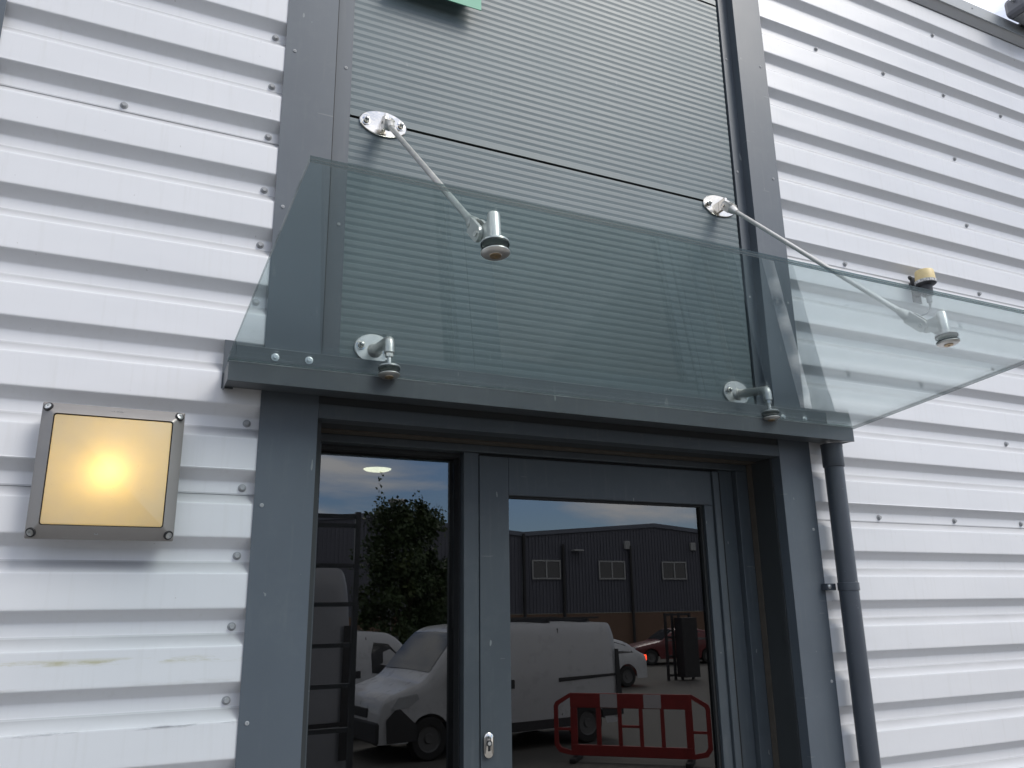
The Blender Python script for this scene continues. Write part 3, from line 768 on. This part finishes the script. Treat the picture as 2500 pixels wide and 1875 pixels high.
def van(name, label, loc, rz, H=1.97, Ln=4.8, extra=True, body='van'):
    """nose at -x"""
    t = empty(name, label, 'van', loc, rz); k = H/1.97
    top = [(0, .55), (.02, .82), (.10, .98), (.45, 1.10), (.78, 1.20), (1.10, 1.52*k), (1.40, 1.82*k), (1.62, 1.93*k), (2.0, 1.965*k), (2.02, 1.966*k), (4.50, 1.96*k), (4.58, 1.955*k), (4.68, 1.93*k), (4.75, 1.75*k), (4.79, 1.0), (4.80, .45)]
    hw = lerp_sect(0, 1.90, .9, 2.0*k, .10)
    _, rows = vehicle_body(top, .30, hw, 'body', body, t, (.86, 3.98), .33)
    for x in (.86, 3.98):
        for y in (-.84, .84): wheel(t, x, y, .33, .21)
    # side detail, both sides
    for s in (-1, 1):
        w = lambda z: s*(hw(z)+.004)
        def panel(pts, nm, mat, off=.0):
            n = len(pts); o = MB().add([(x, w(z)+s*off, z) for x, z in pts]+[(x, w(z)+s*(off-.02), z) for x, z in pts], [list(range(n))]+[[i, (i+1) % n, n+(i+1) % n, n+i] for i in range(n)]).build(nm, mat, t); return o
        panel([(1.18, 1.16), (1.26, 1.30), (1.62, 1.70*k), (1.96, 1.74*k), (2.02, 1.45), (2.0, 1.08), (1.40, 1.02)], 'side_window', 'vanglass')
        panel([(1.16, .45), (1.172, .45), (1.172, 1.14), (1.16, 1.14)], 'door_gap', 'vtrim', -.002)
        panel([(2.12, .45), (2.135, .45), (2.135, 1.85*k), (2.12, 1.85*k)], 'door_gap', 'vtrim', -.002)
        panel([(3.40, .50), (3.415, .50), (3.415, 1.88*k), (3.40, 1.88*k)], 'door_gap', 'vtrim', -.002)
        panel([(3.35, 1.05), (4.72, 1.10), (4.72, 1.14), (3.35, 1.12)], 'slide_rail', 'vtrim', .004)
        panel([(2.26, 1.00), (2.42, 1.00), (2.42, 1.14), (2.26, 1.14)], 'door_handle', 'vtrim', .008)
        panel([(.12, .32), (.62, .32), (.62, .56), (.30, .84), (.10, .66)], 'bumper_corner', 'vtrim', .003)
        panel([(1.35, .31), (3.62, .31), (3.62, .46), (1.35, .46)], 'sill', 'vtrim', .004)
        panel([(4.30, .42), (4.79, .42), (4.79, .60), (4.30, .56)], 'bumper_corner', 'vtrim', .004)
        hl = [(.18, .80), (.30, .98), (.62, 1.02), (.66, .94), (.48, .82)]
        panel(hl, 'headlight', 'headlight', .004)
        panel([(4.66, .75), (4.775, .75), (4.76, 1.5*k), (4.68, 1.5*k)], 'tail_light', 'vtrim', .004)
        MB().box(1.22, 1.36, s*1.04-.10, s*1.04+.10, 1.06, 1.32, bev=.03).build('mirror', 'vtrim', t)
    # windscreen
    glass_strip(rows, .86, 1.46, .03, 'windscreen', 'vanglass2', t)
    MB().tube([(.86, -.5, 1.24), (1.12, -.15, 1.545*k)], .012, 6).tube([(.86, .3, 1.24), (1.12, .62, 1.545*k)], .012, 6).build('wiper', 'vtrim', t)
    MB().box(-.012, .03, -.42, .42, .66, .80, bev=.01).build('grille', 'vtrim', t)
    MB().box(-.03, .10, -.86, .86, .30, .62, bev=.03).build('front_bumper', 'vtrim', t)
    if extra:
        rr = MB()
        for x in (2.4, 3.3, 4.2): rr.box(x, x+.05, -.72, .72, 1.97*k, 2.03*k)
        rr.box(2.2, 4.5, -.70, -.66, 2.031*k, 2.06*k).box(2.2, 4.5, .66, .70, 2.031*k, 2.06*k)
        rr.build('roof_rack', 'vtrim', t)
    return t
v1 = van('panel_van', 'white panel van with roof rack mirrored in the entrance door glass', (3.42, -10.95, GROUND), R(-7.5), H=2.05)
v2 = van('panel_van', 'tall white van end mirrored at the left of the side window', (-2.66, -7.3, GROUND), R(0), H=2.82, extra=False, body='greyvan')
v3 = van('panel_van', 'small distant white van nose mirrored beside the tree', (6.3, -15.4, GROUND), R(180-12), H=1.9, extra=False)

def car(label, loc, rz, mat, lit=False):
    t = empty('parked_car', label, 'car', loc, rz)
    top = [(0, .45), (.03, .62), (.25, .74), (1.0, .88), (1.25, .92), (1.75, 1.28), (2.1, 1.42), (2.9, 1.42), (3.4, 1.30), (3.85, .98), (4.12, .90), (4.16, .5)]
    hw = lerp_sect(0, 1.76, .8, 1.45, .24)
    _, rows = vehicle_body(top, .24, hw, 'body', mat, t, (.78, 3.35), .31)
    for x in (.78, 3.35):
        for y in (-.78, .78): wheel(t, x, y, .31, .19)
    for s in (-1, 1):
        w = lambda z: s*(hw(z)+.004)
        pts = [(1.45, .94), (1.85, 1.24), (2.15, 1.34), (2.9, 1.33), (3.35, 1.20), (3.6, .98)]; n = len(pts)
        MB().add([(x, w(z), z) for x, z in pts]+[(x, w(z)-s*.03, z) for x, z in pts], [list(range(n))]+[[i, (i+1) % n, n+(i+1) % n, n+i] for i in range(n)]).build('side_window', 'vanglass', t)
        MB().box(.02, .22, s*.62-.14, s*.62+.14, .62, .72, bev=.02).build('headlight', 'headlight', t)
        MB().box(4.05, 4.17, s*.66-.13, s*.66+.13, .72, .90, bev=.02).build('tail_light', 'tail' if lit else 'redcar', t)
    glass_strip(rows, 1.28, 1.98, .05, 'windscreen', 'vanglass', t); glass_strip(rows, 3.05, 3.80, .05, 'rear_window', 'vanglass', t)
    return t
car('silver car with a lit red tail light mirrored behind the van', (10.4, -19.6, GROUND), R(-4), 'silver', lit=True)
car('dark red car mirrored in the door glass below the brick wall', (19.2, -27.4, GROUND), R(12), 'redcar')
car('second red car mirrored at the right edge of the door glass', (23.9, -29.5, GROUND), R(60), 'redcar')
car('dark car nose mirrored just in front of the small white van', (3.6, -13.6, GROUND), R(-8), 'silver')

# red plastic barrier
def barrier(p0, p1):
    p0 = Vector(p0); p1 = Vector(p1); Lb = (p1-p0).length; a = math.atan2(p1.y-p0.y, p1.x-p0.x)
    t = empty('safety_barrier', 'red plastic pedestrian barrier mirrored low in the door glass', 'barrier', (p0.x, p0.y, GROUND), a)
    s = Lb/2.0; b = MB(); y0, y1 = -.02, .02
    def bar(x0, x1, z0, z1, y0=y0, y1=y1, mi=None): b.box(x0*s, x1*s, y0, y1, z0, z1, bev=.008, mi=mi)
    bar(.22, 1.78, .78, 1.0); bar(.22, 1.78, .08, .24)
    # posts (windows between them)
    for x0, x1 in ((.22, .31), (.56, .62), (.84, .89), (1.11, 1.16), (1.38, 1.43), (1.69, 1.78)): bar(x0, x1, .2405, .7795, -.018, .018)
    bar(.8905, 1.1095, .50, .54, -.015, .015)
    # sloping shoulders and end handles
    for side in (0, 1):
        f = (lambda x: x) if side == 0 else (lambda x: 2-x)
        pts = [(.22, .999), (.02, .86), (0, .80), (0, .22), (.06, .12), (.22, .081), (.22, .15), (.09, .19), (.055, .25), (.055, .78), (.07, .82), (.22, .93)]
        n = len(pts); vs = [(f(x)*s, -.016, z) for x, z in pts]+[(f(x)*s, .016, z) for x, z in pts]
        fs = [[i, (i+1) % n, n+(i+1) % n, n+i] for i in range(n)]
        # ring strips (outer i, inner n-1-i)
        for i in range(5): fs += [[i, i+1, n-2-i, n-1-i], [n+i, n+i+1, 2*n-2-i, 2*n-1-i]]
        b.add(vs, fs)
        b.box(min(f(.056), f(.219))*s, max(f(.056), f(.219))*s, -.014, .014, .44, .48)
    b.build('barrier_panel', 'barrier', t)
    rs = MB()
    for x in (.62, 1.18): rs.box(x*s, (x+.22)*s, -.023, .023, .79, .99, bev=.002)
    rs.build('reflective_strip', 'reflective', t)
    for x in (.28, 1.72): MB().box(x*s-.05, x*s+.05, -.28, .28, 0, .075, bev=.02).build('foot', 'rubber', t)
barrier((6.18, -9.36, 0), (7.98, -7.7, 0))

# dark gate / stillage
cg = empty('stillage_cage', 'tall dark metal stillage cage mirrored at the right of the door glass', 'cage', (16.1, -20.2, GROUND))
b = MB()
for x in (0, .28, .55, .98): b.box(x, x+.07, 0, .07, 0, 2.1)
for z in (.12, .7, 1.3, 2.02): b.box(.07, .98, .01, .06, z, z+.07)
b.box(.36, .96, .08, .5, .1, 1.95); b.build('frame', 'black', cg)

# opposite building
ob = empty('opposite_unit', 'dark clad industrial unit with brick base mirrored in the door glass', 'building', (0, 0, 0))
YB = -36.
def wallprof(x0, x1, xr, zeave, zridge): return [(x0, GROUND+2.05), (x1, GROUND+2.05), (x1, zeave), (xr, zridge), (x0, zeave)]
for x0, xr, x1, ze, zr in ((1.5, 10.2, 18.62, 5.30, 5.98), (18.72, 27, 35.4, 5.30, 5.98)):
    b = MB(); b.extrude(wallprof(x0, x1, xr, ze, zr), 'y', YB, YB-.2)
    x = x0+.1
    while x < x1-.1:
        zt = ze+(zr-ze)*(1-abs(x-xr)/((x1-x0)/2))-.05
        b.box(x, x+.07, YB+.0005, YB+.035, GROUND+2.06, zt); x += .2
    b.build('wall_cladding', 'bclad', ob)
    r_ = MB().extrude([(x0-.05, ze-.02), (xr, zr), (x1+.05, ze-.02), (x1+.05, ze+.20), (xr, zr+.22), (x0-.05, ze+.20)], 'y', YB+.1, YB-30); r_.build('roof', 'broof', ob)
MB().box(1.5, 35.4, YB-.18, YB-.02, GROUND, GROUND+2.04).build('brick_base', 'brick', ob)
for x in (19.2, 23.25, 27.4, 31.5):
    w_ = MB().box(x, x+1.6, YB+.04, YB+.07, 3.12, 4.02).build('window', 'vanglass', ob)
    f_ = MB()
    for xx in (x-.05, x+.76, x+1.57): f_.box(xx, xx+.08, YB+.075, YB+.11, 3.07, 4.07)
    f_.box(x-.05, x+1.65, YB+.076, YB+.109, 3.07, 3.15).box(x-.05, x+1.65, YB+.076, YB+.109, 3.99, 4.07); f_.build('window_frame', 'pvcwhite', w_)
for x in (18.67, 21.0, 25.25): MB().tube([(x, YB+.15, GROUND), (x, YB+.15, 4.9 if x > 20 else 5.4)], .08, 12).build('downpipe', 'vtrim', ob)
for x in (24.9, 29.4): MB().box(x, x+.35, YB+.04, YB+.2, 4.7, 5.15, bev=.03).build('alarm_box', 'pvcwhite', ob)
MB().box(21.5, 22.1, YB+.1, YB+.5, 4.52, 4.62, bev=.03).build('wall_light', 'pvcwhite', ob)
lb = MB().box(3.0, 9.2, -37, -45, GROUND, 6.2).build('low_unit', 'bclad'); tag(lb, 'low flat roofed dark unit mirrored at the left behind the tree', 'building')

# lamp column by the tree
lp = empty('street_lamp', 'street lamp head mirrored beside the tree top', 'street lamp', (6.95, -20.9, GROUND))
MB().tube([(0, 0, 0), (0, 0, 5.46)], [.09, .05], 12).build('pole', 'boltgrey', lp)
MB().box(-.10, .42, -.12, .12, 5.45, 5.60, bev=.05).build('lamp_head', 'boltgrey', lp)

# tree
def tree(loc, h):
    t = empty('leafy_tree', 'dark leafy tree mirrored in the side window', 'tree', loc)
    tr = MB(); tr.tube([(0, 0, 0), (.03, 0, .6), (-.05, .05, 1.4), (.05, 0, 2.4), (0, 0, 3.6)], [.16, .13, .11, .08, .03], 10)
    limbs = []
    for i in range(16):
        z = random.uniform(.7, 3.0); a = random.uniform(0, 6.28); L_ = random.uniform(.8, 1.45)*(1-.18*(z-.7))
        e = Vector((math.cos(a)*L_, math.sin(a)*L_, z+random.uniform(.4, 1.0))); m_ = Vector((math.cos(a)*L_*.5, math.sin(a)*L_*.5, z+.25))
        tr.tube([(0, 0, z), m_, e], [.045, .03, .012], 6); limbs.append(e)
    tr.build('trunk', 'bark', t)
    b = MB(); cl = []
    for i in range(105):
        z = random.uniform(.6, h-.95); f = max(0, 1-((z-2.3)/(h*.50))**2); r_ = 1.62*math.sqrt(f)*random.uniform(.25, 1.0); a = random.uniform(0, 6.28)
        cl.append((Vector((math.cos(a)*r_, math.sin(a)*r_, z)), random.uniform(.22, .56)))
    for e in limbs: cl.append((e, .35))
    def leaf(p, s):
        d = Vector((random.gauss(0, 1), random.gauss(0, 1), random.gauss(0, 1))).normalized(); u = d.orthogonal().normalized(); u = (u*math.cos(1.7*random.random())+d.cross(u)*math.sin(1.7)).normalized(); w = d.cross(u).normalized()
        b.add([p, p+u*s*.5+w*s*.28, p+u*s, p+u*s*.5-w*s*.28], [[0, 1, 2, 3]])
    for c, r_ in cl:
        for _ in range(230):
            d = Vector((random.gauss(0, 1), random.gauss(0, 1), random.gauss(0, 1))).normalized()
            leaf(c+d*r_*random.random()**.4, random.choice((.05, .07, .09, .12, .16)))
    # long shoots sticking out of the top
    for i in range(15):
        x = random.uniform(-1.3, 1.1); z0 = h-1.0-abs(x)*.5; L_ = random.uniform(.4, .95) if x > -.9 else random.uniform(1.2, 1.7)
        y = random.uniform(-.6, .6)
        for k in range(34):
            s = k/34; leaf(Vector((x+random.gauss(0, .05), y+random.gauss(0, .04), z0+L_*s)), .15*(1.2-s*.6))
    b.build('crown', 'leaf', t)
    return t
tr = tree((6.95, -19.2, GROUND), 6.0)
rk = empty('storage_rack', 'tall dark metal shelf rack mirrored at the left of the side window', 'rack', (.68, -4.0, GROUND))
for x in (0, .80): MB().box(x, x+.045, 0, .045, 0, 3.14).build('upright', 'rack', rk)
for z in (3.10, 3.02, 2.68, 2.36, 2.03, 1.71, 1.37, 1.03, .7, .35):
    MB().box(.046, .799, 0, .04, z-.018, z+.018).build('shelf', 'rack', rk)
# low hedge behind the cars
tr2 = tree((9.4, -21.8, GROUND), 4.3)
tr2['label'] = 'shorter dark tree mirrored behind the taller one'
tr2.name = 'leafy_tree'
rl = MB()
for i in range(4): rl.box(1.0+i*1.6, 1.08+i*1.6, -17.0, -16.92, GROUND, GROUND+1.7)
rl.box(1.0, 6.0, -16.99, -16.93, GROUND+1.62, GROUND+1.70).box(1.0, 6.0, -16.99, -16.93, GROUND+.9, GROUND+.96)
tag(rl.build('boundary_rail', 'rack'), 'grey boundary rail mirrored below the tree', 'rail')

# ------------------------------------------------------------------ WORLD + SUN
SUN_EL, SUN_AZ = 46, 36       # azimuth measured from -Y towards +X
w = bpy.data.worlds.new('World'); scene.world = w; w.use_nodes = True
nt = w.node_tree; nt.nodes.clear(); k = N(nt)
sky = k.n('ShaderNodeTexSky'); sky.sky_type = 'NISHITA'; sky.sun_disc = False
sdir = Vector((math.sin(R(SUN_AZ))*math.cos(R(SUN_EL)), -math.cos(R(SUN_AZ))*math.cos(R(SUN_EL)), math.sin(R(SUN_EL))))
sky.sun_elevation = R(SUN_EL); sky.sun_rotation = math.atan2(sdir.x, sdir.y)
tc = k.n('ShaderNodeTexCoord'); mp = k.n('ShaderNodeMapping'); mp.inputs['Scale'].default_value = (1.0, 1.0, 3.2)
mp.inputs['Location'].default_value = (1.3, .6, .2)
nt.links.new(tc.outputs['Generated'], mp.inputs[0])
nz = k.n('ShaderNodeTexNoise'); nz.inputs['Scale'].default_value = 3.2; nz.inputs['Detail'].default_value = 9; nz.inputs['Roughness'].default_value = .52; nz.inputs['Distortion'].default_value = .35
nt.links.new(mp.outputs[0], nz.inputs['Vector'])
spw = k.n('ShaderNodeSeparateXYZ'); nt.links.new(tc.outputs['Generated'], spw.inputs[0])
thick = k.math('MULTIPLY_ADD', k.math('MAXIMUM', spw.outputs[1], 0.), 2.8, -3.2)
cov = k.math('MULTIPLY_ADD', nz.outputs['Fac'], 7.5, thick, clamp=True)
cc = k.ramp(nz.outputs['Fac'], [(.38, (9.6, 10.1, 11.8)), (.5, (12.8, 13.0, 13.6)), (.68, (15.2, 15.0, 14.9))])
sp_ = k.n('ShaderNodeSeparateXYZ'); nt.links.new(tc.outputs['Generated'], sp_.inputs[0])
gain = k.math('MULTIPLY_ADD', k.math('MAXIMUM', sp_.outputs[2], 0.), .35, .80)
vm = k.n('ShaderNodeVectorMath'); vm.operation = 'SCALE'; nt.links.new(cc, vm.inputs[0]); nt.links.new(gain, vm.inputs['Scale'])
tint = k.n('ShaderNodeVectorMath'); tint.operation = 'MULTIPLY'; nt.links.new(sky.outputs[0], tint.inputs[0]); tint.inputs[1].default_value = (.62, .82, 1.12)
mixc = k.mix(cov, tint.outputs[0], vm.outputs[0])
bg = k.n('ShaderNodeBackground'); bg.inputs[1].default_value = .10
nt.links.new(mixc, bg.inputs[0]); wo = k.n('ShaderNodeOutputWorld'); nt.links.new(bg.outputs[0], wo.inputs[0])
sl_ = bpy.data.lights.new('sun', 'SUN'); sl_.energy = 2.0; sl_.angle = R(28); sl_.color = (1, .95, .88)
so = bpy.data.objects.new('sun', sl_); COL.objects.link(so); so.rotation_euler = (-sdir).to_track_quat('-Z', 'Y').to_euler(); so.location = (0, 0, 20)

# ------------------------------------------------------------------ CAMERA (solved from the photograph)
cd = bpy.data.cameras.new('camera'); cam = bpy.data.objects.new('camera', cd); COL.objects.link(cam); scene.camera = cam
rr_ = Vector((0.90469508, -0.42580845, -0.01462802)); uu = Vector((-0.10115065, -0.24800835, 0.96346272)); ff = Vector((0.41387844, 0.87016034, 0.26744274))
mt = Matrix((rr_, uu, -ff)).transposed().to_4x4(); mt.translation = Vector((-0.34059745, -2.55913695, 1.57886754)); cam.matrix_world = mt
cd.sensor_width = 36; cd.lens = 1981.94/2500*36; cd.clip_start = .02; cd.clip_end = 400
scene.view_settings.view_transform = 'Standard'; scene.view_settings.look = 'None'; scene.view_settings.gamma = 1; scene.view_settings.exposure = .12
scene.cycles.max_bounces = 10; scene.cycles.transparent_max_bounces = 24; scene.cycles.transmission_bounces = 8
scene.cycles.caustics_reflective = False; scene.cycles.caustics_refractive = False
